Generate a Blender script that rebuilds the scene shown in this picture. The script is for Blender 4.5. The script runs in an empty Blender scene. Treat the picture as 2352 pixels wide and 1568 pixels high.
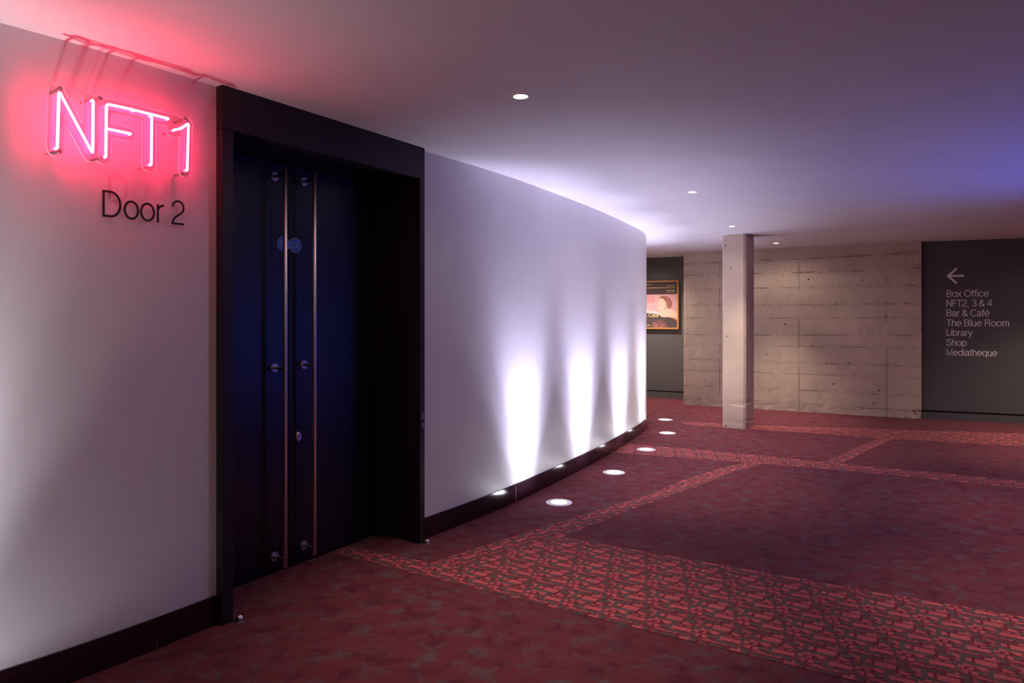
import bpy, bmesh, math, random
import numpy as np
from mathutils import Vector, Matrix
random.seed(4)
C = bpy.context.scene.collection
sc = bpy.context.scene
PI = math.pi

# ------------------------------------------------------------------ camera
F, HOR, EYE, CEIL = 1568.0, 730.0, 1.35, 2.372
cam_d = bpy.data.cameras.new('camera'); cam = bpy.data.objects.new('camera', cam_d); C.objects.link(cam)
cam_d.sensor_width = 36; cam_d.lens = 24; cam_d.shift_y = -54/2352
cam_d.clip_start = .05
cam.location = (0, 0, EYE); cam.rotation_euler = (PI/2, 0, 0)
sc.camera = cam

# ------------------------------------------------------------------ world, exposure, lights
w = bpy.data.worlds.new('world'); sc.world = w; w.use_nodes = True
w.node_tree.nodes['Background'].inputs[0].default_value = (.20, .16, .22, 1)
w.node_tree.nodes['Background'].inputs[1].default_value = .05
sc.view_settings.view_transform = 'Standard'; sc.view_settings.look = 'None'
sc.view_settings.exposure = 0.0; sc.view_settings.gamma = 1.0
sc.view_settings.use_curve_mapping = False
sc.cycles.use_denoising = True
sc.cycles.max_bounces = 9; sc.cycles.diffuse_bounces = 5; sc.cycles.adaptive_threshold = .02
sc.cycles.sample_clamp_indirect = 4.0

WARM = (1.0, .80, .64)
COOL = (.71, .68, 1.0)
P_DOWN = 115.0
P_UP = 72.0
E_UP = 90.0
E_DOWN = 130.0
E_NEON = (56.0, 1.15, 4.9)

def spot(name, loc, target, power, color, size, blend, radius=.03, parent=None):
    d = bpy.data.lights.new(name, 'SPOT'); d.energy = power; d.color = color
    d.spot_size = math.radians(size); d.spot_blend = blend; d.shadow_soft_size = radius
    o = bpy.data.objects.new(name, d); C.objects.link(o)
    o.location = loc
    o.rotation_euler = (Vector(target) - Vector(loc)).to_track_quat('-Z', 'Y').to_euler()
    if parent: o.parent = parent; o.location = Vector(loc) - parent.location
    return o
def area(name, loc, target, power, color, sx, sy):
    d = bpy.data.lights.new(name, 'AREA'); d.energy = power; d.color = color
    d.shape = 'RECTANGLE'; d.size = sx; d.size_y = sy
    o = bpy.data.objects.new(name, d); C.objects.link(o); o.location = loc
    o.rotation_euler = (Vector(target) - Vector(loc)).to_track_quat('-Z', 'Y').to_euler()
    return o
# unseen ceiling downlights; those beside and behind the camera are added for ambient light
def downlight(x, y, k=1.0, size=66):
    spot('downlight_lamp', (x, y, CEIL-.03), (x, y, 0), P_DOWN*k, WARM, size, 1.0)
    spot('downlight_spill', (x, y, CEIL-.03), (x, y, 0), 7.0*k, WARM, 165, .6)
for x, y, k in ((2.75, 3.0, 1.2), (3.75, 4.6, 1.0), (5.3, 6.2, 1.0), (-1.0, .7, .9), (1.4, .6, .6), (6.9, 1.5, 1.0), (3.2, -1.6, 1.0), (-2.0, -1.8, 1.0)):
    downlight(x, y, k)
downlight(1.92, 10.88, 2.4, 130)
downlight(6.6, 7.3, 2.2, 115)
# the next wall washer along the drum wall, left of the frame
def uplight(x, y, dx, dy, k=1.0, col=COOL):
    # asymmetric wall washer optic: narrow sideways, from the foot of the wall up to the ceiling
    for zt, p, size in ((.28, .13, 86), (.62, .66, 76), (1.15, 2.0, 49)):
        spot('uplight_lamp', (x, y, .03), (x + dx*.30, y + dy*.30, zt), P_UP*p*k, col, size, 1.0, .03)
    spot('uplight_spill', (x, y, .03), (x, y, 2), P_UP*.95*k, col, 84, 1.0, .03)
uplight(-1.80, 1.89, -.74, .67, .75, (.92, .85, .92))
spot('uplight_spill', (-1.83, 1.85, .03), (-1.83, 1.85, 2), 11.0, (.92, .85, .92), 178, .3, .05)
# unseen blue light source across the foyer on the right, and its glow up to the ceiling
area('blue_side_light', (5.9, 3.95, 1.0), (-1.3, 3.6, 1.0), 18.0, (.05, .10, 1.0), 1.0, 1.5)
spot('blue_ceiling_wash', (5.2, 4.0, .4), (3.9, 4.2, CEIL), 160.0, (.10, .16, 1.0), 95, 1.0, .1)

# ------------------------------------------------------------------ helpers
def px_floor(x, y, z=0.0):
    Y = F*(EYE-z)/(y-HOR); return Vector(((x-1176)/F*Y, Y, z))
def px_ceil(x, y, z=CEIL):
    Y = F*(z-EYE)/(HOR-y); return Vector(((x-1176)/F*Y, Y, z))
def px_plane(x, y, p0, n):
    d = Vector(((x-1176)/F, 1.0, (HOR-y)/F)); o = Vector((0, 0, EYE))
    return o + d*((Vector(p0)-o).dot(n)/d.dot(n))

def obj(name, bm, mat, parent=None, smooth=False, loc=(0,0,0), rotz=0.0):
    me = bpy.data.meshes.new(name)
    if isinstance(bm, bmesh.types.BMesh):
        bmesh.ops.recalc_face_normals(bm, faces=bm.faces)
        bm.to_mesh(me); bm.free()
    else:
        me = bm; me.name = name
    for m in (mat if isinstance(mat, (list, tuple)) else [mat]):
        me.materials.append(m)
    if smooth:
        for p in me.polygons: p.use_smooth = True
        me.set_sharp_from_angle(angle=math.radians(38))
    o = bpy.data.objects.new(name, me); C.objects.link(o)
    o.location = loc; o.rotation_euler = (0, 0, rotz)
    if parent: o.parent = parent
    return o
def tag(o, label=None, cat=None, group=None, kind=None):
    if label: o['label'] = label
    if cat: o['category'] = cat
    if group: o['group'] = group
    if kind: o['kind'] = kind
    return o
def empty(name, loc=(0,0,0), rotz=0.0):
    o = bpy.data.objects.new(name, None); C.objects.link(o); o.location = loc
    o.rotation_euler = (0, 0, rotz); o.empty_display_size = .05
    return o
def copy_tree(o, parent=None):
    c = o.copy(); C.objects.link(c)
    if parent: c.parent = parent
    for ch in list(o.children): copy_tree(ch, c)
    return c

def add_box(bm, x0, x1, y0, y1, z0, z1, bevel=0.0):
    r = bmesh.ops.create_cube(bm, size=1.0)
    vs = r['verts']
    for v in vs:
        v.co = Vector((x0 + (v.co.x+.5)*(x1-x0), y0 + (v.co.y+.5)*(y1-y0), z0 + (v.co.z+.5)*(z1-z0)))
    if bevel:
        es = list({e for v in vs for e in v.link_edges})
        bmesh.ops.bevel(bm, geom=es, offset=bevel, segments=2, affect='EDGES', profile=.6)
def box(x0, x1, y0, y1, z0, z1, bevel=0.0):
    bm = bmesh.new(); add_box(bm, x0, x1, y0, y1, z0, z1, bevel); return bm
def add_lathe(bm, prof, seg=32, axis='Z', origin=(0,0,0), cap=True):
    """profile of (r, h) turned about an axis"""
    rings = []
    for r, h in prof:
        ring = []
        for k in range(seg):
            a = 2*PI*k/seg
            p = {'Z': (r*math.cos(a), r*math.sin(a), h), 'Y': (r*math.cos(a), h, r*math.sin(a)), 'X': (h, r*math.cos(a), r*math.sin(a))}[axis]
            ring.append(bm.verts.new(Vector(p)+Vector(origin)))
        rings.append(ring)
    for a, b in zip(rings, rings[1:]):
        for k in range(seg):
            bm.faces.new((a[k], a[(k+1) % seg], b[(k+1) % seg], b[k]))
    if cap:
        bm.faces.new(rings[0]); bm.faces.new(rings[-1])
def lathe(prof, seg=32, axis='Z', origin=(0,0,0), cap=True):
    bm = bmesh.new(); add_lathe(bm, prof, seg, axis, origin, cap); return bm
def add_tube(bm, pts, r, seg=12):
    pts = [Vector(p) for p in pts]
    rings = []; up = Vector((0.31, .2, .93)).normalized()
    prev = None
    for i, p in enumerate(pts):
        a = pts[max(i-1, 0)]; b = pts[min(i+1, len(pts)-1)]
        t = (b-a).normalized()
        if prev is None:
            u = t.orthogonal().normalized()
        else:
            u = (prev - t*prev.dot(t)).normalized()
        prev = u; v = t.cross(u)
        rings.append([bm.verts.new(p + u*(r*math.cos(2*PI*k/seg)) + v*(r*math.sin(2*PI*k/seg))) for k in range(seg)])
    for a, b in zip(rings, rings[1:]):
        for k in range(seg):
            bm.faces.new((a[k], a[(k+1) % seg], b[(k+1) % seg], b[k]))
    bm.faces.new(rings[0]); bm.faces.new(rings[-1])
def round_path(pts, rad, n=7):
    """polyline with rounded corners"""
    pts = [Vector(p) for p in pts]; out = [pts[0]]
    for i in range(1, len(pts)-1):
        a, b, c = pts[i-1], pts[i], pts[i+1]
        d1 = (a-b); d2 = (c-b)
        q = min(rad, d1.length*.45, d2.length*.45)
        p1 = b + d1.normalized()*q; p2 = b + d2.normalized()*q
        for k in range(n+1):
            t = k/n
            out.append(p1*(1-t)**2 + b*2*t*(1-t) + p2*t*t)
    out.append(pts[-1]); return out
def densify(pts, step):
    out = []
    for a, b in zip(pts, pts[1:]):
        n = max(1, int((b-a).length/step))
        out += [a.lerp(b, k/n) for k in range(n)]
    return out + [pts[-1]]
def text_mesh(body, thin=0.0, extrude=0.0, spacing=1.0):
    cu = bpy.data.curves.new('lettering', 'FONT'); cu.body = body; cu.size = 1.0
    cu.offset = thin; cu.extrude = extrude; cu.space_character = spacing; cu.resolution_u = 5
    o = bpy.data.objects.new('lettering', cu); C.objects.link(o)
    dg = bpy.context.evaluated_depsgraph_get()
    me = bpy.data.meshes.new_from_object(o.evaluated_get(dg))
    bpy.data.objects.remove(o); bpy.data.curves.remove(cu)
    return me
def fit_text(body, width, cap, thin=0.0, depth=.0006, spacing=1.0, capfrac=None):
    """flat letters in x/z, y is depth, lower left of the baseline at the origin, width and cap height fitted"""
    ref = text_mesh('H', thin); ch = max(v.co.y for v in ref.vertices); bpy.data.meshes.remove(ref)
    me = text_mesh(body, thin, 1.0, spacing)
    x0 = min(v.co.x for v in me.vertices); x1 = max(v.co.x for v in me.vertices)
    sx = width/(x1-x0); sy = cap/ch
    bm = bmesh.new(); bm.from_mesh(me); bpy.data.meshes.remove(me)
    for v in bm.verts:
        v.co = Vector(((v.co.x-x0)*sx, -v.co.z*depth*.5, v.co.y*sy))
    return bm

# light grotesque lettering drawn as strokes of even width, cap height 1
def _arc(cx, cy, rx, ry, a0, a1, n=20):
    return [(cx+rx*math.cos(math.radians(a0+(a1-a0)*k/n)), cy+ry*math.sin(math.radians(a0+(a1-a0)*k/n))) for k in range(n+1)]
def _spl(pts, n=8):
    out = []
    for i in range(len(pts)-1):
        p0, p1, p2, p3 = pts[max(i-1, 0)], pts[i], pts[i+1], pts[min(i+2, len(pts)-1)]
        for k in range(n):
            t = k/n
            out.append(tuple(.5*((2*p1[j])+(p2[j]-p0[j])*t+(2*p0[j]-5*p1[j]+4*p2[j]-p3[j])*t*t+(3*p1[j]-p0[j]-3*p2[j]+p3[j])*t**3) for j in (0, 1)))
    return out + [pts[-1]]
_B, _T, _X = .045, .955, .69
_e = [[(.065, .385)] + _arc(.315, .367, .255, .325, 3, 318, 30)]
GLYPH = {
 'D': ([[(.1, _B), (.1, _T)] + _arc(.36, .5, .36, .455, 90, -90, 26) + [(.1, _B)]], .83),
 'o': ([_arc(.32, .367, .26, .325, 0, 360, 36)], .64),
 'r': ([[(.1, 0), (.1, .73)], _arc(.33, .43, .23, .26, 180, 90, 10) + [(.36, _X)]], .38),
 '2': ([_arc(.30, .70, .235, .255, 178, -10, 22)[:-1] + _spl([(.53, .66), (.47, .52), (.26, .36), (.11, .22), (.06, _B)]) + [(.57, _B)]], .64),
 'B': ([[(.1, _B), (.1, _T), (.36, _T)] + _arc(.36, .735, .22, .22, 90, -90) + [(.1, .515)], [(.36, .515)] + _arc(.37, .28, .255, .235, 90, -90) + [(.1, _B)]], .72),
 'x': ([[(.03, 0), (.49, .73)], [(.03, .73), (.49, 0)]], .53),
 'O': ([_arc(.44, .5, .38, .465, 0, 360, 40)], .88),
 'f': ([[(.16, 0), (.16, .80)] + _arc(.31, .80, .15, .16, 180, 90, 10) + [(.35, .96)], [(.01, _X), (.33, _X)]], .34),
 'i': ([[(.1, 0), (.1, .73)], [(.1, .88), (.1, 1.0)]], .21),
 'c': ([_arc(.31, .367, .25, .325, 38, 322, 30)], .58),
 'e': (_e, .62),
 '\u00e9': (_e + [[(.25, .80), (.41, .98)]], .62),
 'N': ([[(.1, 0), (.1, 1)], [(.1, .96), (.63, .04)], [(.63, 0), (.63, 1)]], .75),
 'F': ([[(.1, 0), (.1, _T), (.57, _T)], [(.1, .52), (.51, .52)]], .60),
 'T': ([[(.01, _T), (.59, _T)], [(.30, 0), (.30, _T)]], .60),
 ',': ([[(.11, .09), (.11, -.02), (.07, -.15)]], .27),
 '3': ([_arc(.29, .735, .205, .22, 165, -80, 20), [(.22, .515), (.30, .515)], _arc(.29, .28, .24, .235, 85, -165, 22)], .60),
 '&': ([_spl([(.66, .0), (.42, .30), (.20, .66), (.17, .84), (.31, .96), (.45, .84), (.40, .70), (.22, .55), (.08, .38), (.07, .20), (.18, .06), (.33, .045), (.49, .14), (.57, .30), (.59, .44)])], .70),
 '4': ([[(.44, 0), (.44, .97), (.05, .30), (.58, .30)]], .64),
 'a': ([_spl([(.085, .51), (.12, .63), (.28, .695), (.43, .64), (.475, .50), (.475, .14), (.50, .06), (.56, .045)]), _spl([(.475, .43), (.36, .40), (.16, .35), (.065, .20), (.12, .07), (.25, .04), (.40, .10), (.475, .26)])], .59),
 'C': ([_arc(.42, .5, .36, .465, 38, 322, 34)], .80),
 'h': ([[(.1, 0), (.1, 1)], _arc(.285, .47, .185, .22, 180, 0, 18) + [(.47, 0)]], .57),
 'l': ([[(.1, 0), (.1, 1)]], .20),
 'u': ([[(.1, .73)] + _arc(.285, .26, .185, .22, 180, 360, 18), [(.47, .73), (.47, 0)]], .57),
 'R': ([[(.1, 0), (.1, _T), (.40, _T)] + _arc(.40, .735, .225, .22, 90, -90) + [(.1, .515)], _spl([(.40, .515), (.54, .46), (.58, .34), (.60, .12), (.65, 0)])], .74),
 'm': ([[(.1, 0), (.1, .73)], _arc(.265, .50, .165, .19, 180, 0, 16) + [(.43, 0)], _arc(.595, .50, .165, .19, 180, 0, 16) + [(.76, 0)]], .86),
 'L': ([[(.1, 1), (.1, _B), (.54, _B)]], .56),
 'b': ([[(.1, 0), (.1, 1)], _arc(.345, .367, .245, .325, 0, 360, 34)], .65),
 'd': ([[(.55, 0), (.55, 1)], _arc(.305, .367, .245, .325, 0, 360, 34)], .65),
 'p': ([[(.1, -.27), (.1, .73)], _arc(.345, .367, .245, .325, 0, 360, 34)], .65),
 'q': ([[(.55, -.27), (.55, .73)], _arc(.305, .367, .245, .325, 0, 360, 34)], .65),
 'y': ([[(.03, .73), (.265, .06)], [(.49, .73), (.22, -.10), (.16, -.20), (.05, -.22)]], .51),
 'S': ([_spl([(.57, .73), (.52, .89), (.34, .955), (.16, .90), (.10, .74), (.18, .60), (.36, .52), (.55, .42), (.60, .26), (.53, .10), (.34, .045), (.13, .11), (.06, .29)])], .67),
 'M': ([[(.1, 0), (.1, .98), (.43, .04), (.76, .98), (.76, 0)]], .87),
 't': ([_spl([(.15, .93), (.15, .60), (.15, .20), (.19, .06), (.29, .045)]), [(.01, _X), (.28, _X)]], .32),
 ' ': ([], .28),
}
def stroke_text(body, width, cap, w=.043, depth=.0006):
    adv = 0; items = []
    for ch in body:
        g, a = GLYPH[ch]; items += [[(x+adv, y) for x, y in pl_] for pl_ in g]; adv += a
    xs = [x for it in items for x, y in it]; x0, x1 = min(xs)-w, max(xs)+w
    sx = width/(x1-x0); bm = bmesh.new(); lay_ = 0
    for it in items:
        P = [Vector((*q, 0)) for q in it]
        P = [p for i, p in enumerate(P) if i == 0 or (p-P[i-1]).length > 1e-5]
        closed = (P[0]-P[-1]).length < 1e-4
        if closed: P = P[:-1]
        n = len(P); L = []
        for i in range(n):
            a = P[i-1] if (i or closed) else None; b = P[(i+1) % n] if (i < n-1 or closed) else None
            d1 = (P[i]-a).normalized() if a is not None else None; d2 = (b-P[i]).normalized() if b is not None else None
            d1 = d1 or d2; d2 = d2 or d1
            m_ = (d1+d2).normalized(); nn = Vector((-m_.y, m_.x, 0)); k = 1/max(.45, m_.dot(d1))
            q = P[i]
            L.append((q+nn*w*k, q-nn*w*k))
        lay_ += 1; y0 = -depth*(1 + .04*(lay_ % 3))
        V = [(bm.verts.new(((a.x-x0)*sx, y0, a.y*cap)), bm.verts.new(((b.x-x0)*sx, y0, b.y*cap)), bm.verts.new(((b.x-x0)*sx, 0, b.y*cap)), bm.verts.new(((a.x-x0)*sx, 0, a.y*cap))) for a, b in L]
        rng = range(n) if closed else range(n-1)
        for i in rng:
            c, d = V[i], V[(i+1) % n]
            for k in range(4): bm.faces.new((c[k], c[(k+1) % 4], d[(k+1) % 4], d[k]))
        if not closed: bm.faces.new(V[0]); bm.faces.new(V[-1])
    return bm

# ------------------------------------------------------------------ materials
def mat(name, col=(.5,.5,.5), rough=.5, metal=0.0, spec=.5, coat=0.0):
    m = bpy.data.materials.new(name); m.use_nodes = True
    b = m.node_tree.nodes['Principled BSDF']
    b.inputs['Base Color'].default_value = (*col, 1); b.inputs['Roughness'].default_value = rough
    b.inputs['Metallic'].default_value = metal; b.inputs['Specular IOR Level'].default_value = spec
    b.inputs['Coat Weight'].default_value = coat; b.inputs['Coat Roughness'].default_value = .12
    return m
def emit(name, col, strength=1.0):
    m = bpy.data.materials.new(name); m.use_nodes = True
    nt = m.node_tree; nt.nodes.clear()
    e = nt.nodes.new('ShaderNodeEmission'); e.inputs[0].default_value = (*col, 1); e.inputs[1].default_value = strength
    o = nt.nodes.new('ShaderNodeOutputMaterial'); nt.links.new(e.outputs[0], o.inputs[0])
    return m
class NT:
    def __init__(s, m): s.t = m.node_tree; s.b = s.t.nodes['Principled BSDF']
    def n(s, kind, **kw):
        q = s.t.nodes.new('ShaderNode'+kind)
        for k, v in kw.items(): setattr(q, k, v)
        return q
    def link(s, a, b): s.t.links.new(a, b)
    def val(s, sock, v):
        if hasattr(v, 'is_output'): s.link(v, sock)
        else: sock.default_value = v
    def math(s, op, a, b=None, c=None, clamp=False):
        q = s.n('Math', operation=op, use_clamp=clamp); s.val(q.inputs[0], a)
        if b is not None: s.val(q.inputs[1], b)
        if c is not None: s.val(q.inputs[2], c)
        return q.outputs[0]
    def coords(s, scale=(1,1,1), rot=(0,0,0), loc=(0,0,0)):
        tc = s.n('TexCoord'); mp = s.n('Mapping')
        mp.inputs['Scale'].default_value = scale; mp.inputs['Rotation'].default_value = rot; mp.inputs['Location'].default_value = loc
        s.link(tc.outputs['Object'], mp.inputs[0]); return mp.outputs[0]
    def noise(s, vec, scale, detail=3, rough=.55, dist=0.0, color=False):
        q = s.n('TexNoise'); s.link(vec, q.inputs['Vector'])
        q.inputs['Scale'].default_value = scale; q.inputs['Detail'].default_value = detail
        q.inputs['Roughness'].default_value = rough; q.inputs['Distortion'].default_value = dist
        return q.outputs['Color' if color else 'Fac']
    def ramp(s, fac, stops, interp='LINEAR'):
        q = s.n('ValToRGB'); q.color_ramp.interpolation = interp
        el = q.color_ramp.elements
        while len(el) < len(stops): el.new(.5)
        for e, (p, c) in zip(el, stops):
            e.position = p; e.color = (*c, 1) if len(c) == 3 else c
        s.link(fac, q.inputs[0]); return q.outputs[0]
    def step(s, fac, a, b):
        q = s.n('MapRange', interpolation_type='SMOOTHSTEP'); s.link(fac, q.inputs[0])
        q.inputs[1].default_value = a; q.inputs[2].default_value = b; return q.outputs[0]
    def mix(s, fac, a, b, blend='MIX'):
        q = s.n('Mix', data_type='RGBA', blend_type=blend)
        s.val(q.inputs[0], fac)
        for i, v in ((6, a), (7, b)):
            if isinstance(v, tuple): q.inputs[i].default_value = (*v, 1)
            else: s.link(v, q.inputs[i])
        return q.outputs[2]
    def bump(s, h, strength=.3, dist=.01, normal=None):
        q = s.n('Bump'); q.inputs['Strength'].default_value = strength; q.inputs['Distance'].default_value = dist
        s.link(h, q.inputs['Height'])
        if normal is not None: s.link(normal, q.inputs['Normal'])
        return q.outputs[0]

def paint_material(name, col, rough=.42, spec=.35, bump=.05):
    m = mat(name, col, rough, 0, spec); t = NT(m)
    v = t.coords(); n1 = t.noise(v, 3.0, 4); n2 = t.noise(v, 160, 2)
    c = t.ramp(n1, [(0.3, tuple(x*.965 for x in col)), (.7, tuple(min(1, x*1.02) for x in col))])
    t.link(c, t.b.inputs['Base Color'])
    t.link(t.bump(n2, bump, .002), t.b.inputs['Normal'])
    return m
M = {}
M['white'] = paint_material('white wall paint', (.74, .72, .72), .40, .35)
M['ceiling'] = paint_material('ceiling paint', (.70, .68, .69), .6, .2)
M['grey'] = paint_material('dark grey wall paint', (.092, .089, .093), .42, .35)
M['grey_low'] = paint_material('grey skirting paint', (.088, .088, .092), .4, .4)
M['shade_gap'] = mat('black shadow gap', (.006, .006, .006), .8)
M['black_edge'] = mat('black', (.008, .008, .008), .6)

def carpet_noise(t, base):
    """fine pile grain on a base colour socket"""
    v = t.coords(); g = t.noise(v, 330, 3, .7); g2 = t.noise(v, 120, 2)
    k = t.math('MULTIPLY_ADD', g, 3.2, -.6); k = t.math('MULTIPLY', k, t.math('MULTIPLY_ADD', g2, .5, .75))
    c = t.mix(1.0, base, k, 'MULTIPLY')
    t.link(c, t.b.inputs['Base Color'])
    t.link(t.bump(g, .55, .006), t.b.inputs['Normal'])
    t.b.inputs['Roughness'].default_value = .95; t.b.inputs['Specular IOR Level'].default_value = .1
    t.b.inputs['Sheen Weight'].default_value = .12; t.b.inputs['Sheen Roughness'].default_value = .5
    t.b.inputs['Sheen Tint'].default_value = (.8, .5, .55, 1)
def field_colour(t):
    v = t.coords((1.0, 1.15, 1), (0, 0, math.radians(-25)))
    a = t.noise(v, 10.0, 5, .62, .4); v2 = t.coords((1.0, 1.15, 1), (0, 0, math.radians(-25)), (3.3, 7.1, 0))
    b = t.noise(v2, 8.5, 5, .62, .4)
    c = t.mix(t.step(a, .47, .68), (.138, .026, .038), (.108, .068, .078))
    return t.mix(t.math('MULTIPLY', t.step(b, .47, .68), .85), c, (.080, .010, .024))
m = mat('dark red mottled carpet'); t = NT(m); carpet_noise(t, field_colour(t)); M['carpet'] = m

MOTIF = """
DGGGGGGDDRRRRMGGDMGG
DGGGGGGGDRRRRMGGDMGG
RGGDDDDDDDDDDDDDDMRR
RGGRRDRRRRRRRDGGGGGR
RGGRRDRRRRRRRDGGGGGD
MGGRRDRRRRRRRDGGGGDD
MGGGDDRRRRRRMDMMDDDR
RGGGGGGGGGGGDDRRRMDG
DDMGGGGGGGGGDDRRRMDG
GGRRMRRRRMDDMDDDDGGG
GGRRMDRRRMGGDRRDRRGG
RRDDRDDRRMGGGDDDDDDD
RRDRRDDDDGGRRRRRRRRG
DDDDDDGGMGGRRRRRRRRG
MRRMRRGGMGGRRRRRRRRG
GMRDRRGGDGGMMDDDDDDG
GMRDRRDDDGGGGGGGGGMM
DDDDDDRRMDDGGGGGGGDD
GGGGMRRMRRRRMRRDMGGR
GGGDDDDDDDDDDDDDDGGR
""".split()
def motif_material():
    m = mat('patterned carpet'); t = NT(m)
    base = t.coords()
    wob = t.noise(base, 95, 2, .6, 0, True)
    sub = t.n('VectorMath', operation='SUBTRACT'); t.link(wob, sub.inputs[0]); sub.inputs[1].default_value = (.5, .5, .5)
    scl = t.n('VectorMath', operation='SCALE'); t.link(sub.outputs[0], scl.inputs[0]); scl.inputs['Scale'].default_value = .010
    add = t.n('VectorMath', operation='ADD'); t.link(base, add.inputs[0]); t.link(scl.outputs[0], add.inputs[1])
    sep = t.n('SeparateXYZ'); t.link(add.outputs[0], sep.inputs[0])
    vv = t.math('DIVIDE', sep.outputs[1], .214)
    v = t.math('FRACT', vv)
    uu = t.math('MULTIPLY_ADD', t.math('FLOOR', vv), .075, sep.outputs[0])      # each repeat steps sideways
    u = t.math('FRACT', t.math('DIVIDE', uu, .208))
    val = {'G': (.105, .078, .074), 'D': (.15, .018, .030), 'M': (.33, .060, .072), 'R': (.50, .105, .112)}
    acc = None
    N = len(MOTIF)
    for i, row in enumerate(reversed(MOTIF)):
        stops = []; last = None
        for k, ch in enumerate(row):
            if ch != last: stops.append((k/len(row), val[ch])); last = ch
        c = t.ramp(u, stops, 'CONSTANT')
        acc = c if acc is None else t.mix(t.math('GREATER_THAN', v, i/N), acc, c)
    # worn, mottled pile over the pattern like the plain field
    a = t.noise(t.coords((1, 1.6, 1)), 4.5, 4, .6)
    acc = t.mix(t.math('MULTIPLY', t.step(a, .48, .72), .45), acc, (.14, .022, .030))
    carpet_noise(t, acc)
    return m
M['pattern'] = motif_material()

def concrete(name, col, boards=.2, strength=.5, rough=.85):
    m = mat(name, col, rough, 0, .25); t = NT(m)
    v = t.coords(); sep = t.n('SeparateXYZ'); t.link(v, sep.inputs[0])
    wob = t.noise(t.coords((.8, 1, 3)), 6, 4)
    # joints between the shuttering boards
    zz = t.math('ADD', sep.outputs[2], t.math('MULTIPLY', wob, .012))
    zz = t.math('MULTIPLY_ADD', t.noise(t.coords((.05, .05, 3.1)), 1.0, 2), .42, zz)      # boards of uneven width
    fr = t.math('ABSOLUTE', t.math('SUBTRACT', t.math('FRACT', t.math('DIVIDE', zz, boards)), .5))
    joint = t.step(fr, .03, .0)
    mask = t.step(t.noise(t.coords((1.2, 1, 6)), 2.6, 4), .45, .62)
    joint = t.math('MULTIPLY', joint, mask)
    fx = t.math('ABSOLUTE', t.math('SUBTRACT', t.math('FRACT', t.math('DIVIDE', t.math('ADD', sep.outputs[0], t.math('MULTIPLY', wob, .01)), boards*5.3)), .5))
    vmask = t.step(t.noise(t.coords((1.5, 1, 1.1), (0, 0, 0), (5, 2, 1)), 2.2, 3), .44, .56)
    joint = t.math('MAXIMUM', joint, t.math('MULTIPLY', t.math('MULTIPLY', t.step(fx, .005, .0), vmask), .8))
    # ragged scars along some joints
    scar = t.math('MULTIPLY', t.step(fr, .24, .0), t.step(t.noise(t.coords((5, 5, 20)), 4.5, 5, .72), .575, .66))
    # air holes
    vo = t.n('TexVoronoi'); vo.inputs['Scale'].default_value = 7.5; t.link(v, vo.inputs['Vector'])
    hole = t.math('MULTIPLY', t.step(vo.outputs['Distance'], .10, .05), t.math('GREATER_THAN', t.noise(v, 3.1, 2), .54))
    # vertical grain streaks
    streak = t.step(t.noise(t.coords((26, 26, 1.3)), 3.0, 4, .6), .5, .8)
    streak = t.math('MULTIPLY', streak, t.step(t.noise(v, 1.7, 2), .5, .68))
    big = t.noise(v, 1.4, 5, .6); fine = t.noise(v, 60, 5, .7)
    c = t.mix(t.step(big, .3, .7), tuple(x*.86 for x in col), tuple(x*1.08 for x in col))
    c = t.mix(t.math('MULTIPLY', streak, .25), c, tuple(x*.6 for x in col))
    c = t.mix(t.math('MULTIPLY', joint, .30), c, tuple(x*.35 for x in col))
    c = t.mix(t.math('MULTIPLY', scar, .12), c, tuple(x*.4 for x in col))
    c = t.mix(hole, c, tuple(x*.10 for x in col))
    t.link(c, t.b.inputs['Base Color'])
    h = t.math('SUBTRACT', t.math('MULTIPLY', fine, .22), t.math('MULTIPLY', joint, .9))
    h = t.math('SUBTRACT', h, t.math('MULTIPLY', scar, 1.0))
    h = t.math('SUBTRACT', h, t.math('MULTIPLY', hole, 1.6))
    h = t.math('ADD', h, t.math('MULTIPLY', t.noise(v, 9, 4), .45))
    h = t.math('SUBTRACT', h, t.math('MULTIPLY', streak, .35))
    t.link(t.bump(h, strength, .018), t.b.inputs['Normal'])
    return m
M['concrete'] = concrete('board marked concrete', (.56, .45, .355), .21, 1.0)
M['column'] = concrete('smooth cast concrete', (.64, .515, .41), 7.0, .35)

def wood(name, col, rough=.4, spec=.5, scale=1.0):
    m = mat(name, col, rough, 0, spec); t = NT(m)
    g = t.noise(t.coords((60*scale, 60*scale, 1.6)), 2.2, 5, .65, .3)
    c = t.ramp(g, [(.3, tuple(x*.6 for x in col)), (.7, tuple(x*1.5 for x in col))])
    t.link(c, t.b.inputs['Base Color']); t.link(t.bump(g, .08, .003), t.b.inputs['Normal'])
    return m
M['leaf'] = wood('black stained door veneer', (.006, .005, .008), .34, .45)
M['frame'] = wood('dark stained frame timber', (.014, .009, .013), .45, .38, .7)
M['skirting'] = wood('polished plum skirting board', (.022, .008, .012), .10, .6)
M['steel'] = mat('brushed stainless steel', (.90, .86, .86), .36, 1.0)
M['steel_dark'] = mat('dull steel', (.55, .52, .52), .45, 1.0)
M['chrome'] = mat('polished chrome', (.75, .72, .72), .16, 1.0)
M['vinyl_dark'] = mat('dark grey vinyl lettering', (.020, .016, .017), .5)
M['vinyl_white'] = mat('white vinyl lettering', (.86, .83, .85), .5)
M['blue'] = mat('blue sign face', (.03, .17, .78), .4)
M['print_white'] = mat('white print', (.88, .88, .90), .5)
M['gold'] = mat('amber stained frame', (.55, .24, .06), .35, 0, .5, .3)
M['up_lens'] = emit('uplight glass', (.92, .93, 1.0), E_UP)
M['down_lens'] = emit('downlight lens', (1.0, .86, .70), 30.0)
m = mat('frosted uplight rim', (.62, .60, .62), .35, 0, .5); b = m.node_tree.nodes['Principled BSDF']
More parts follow.
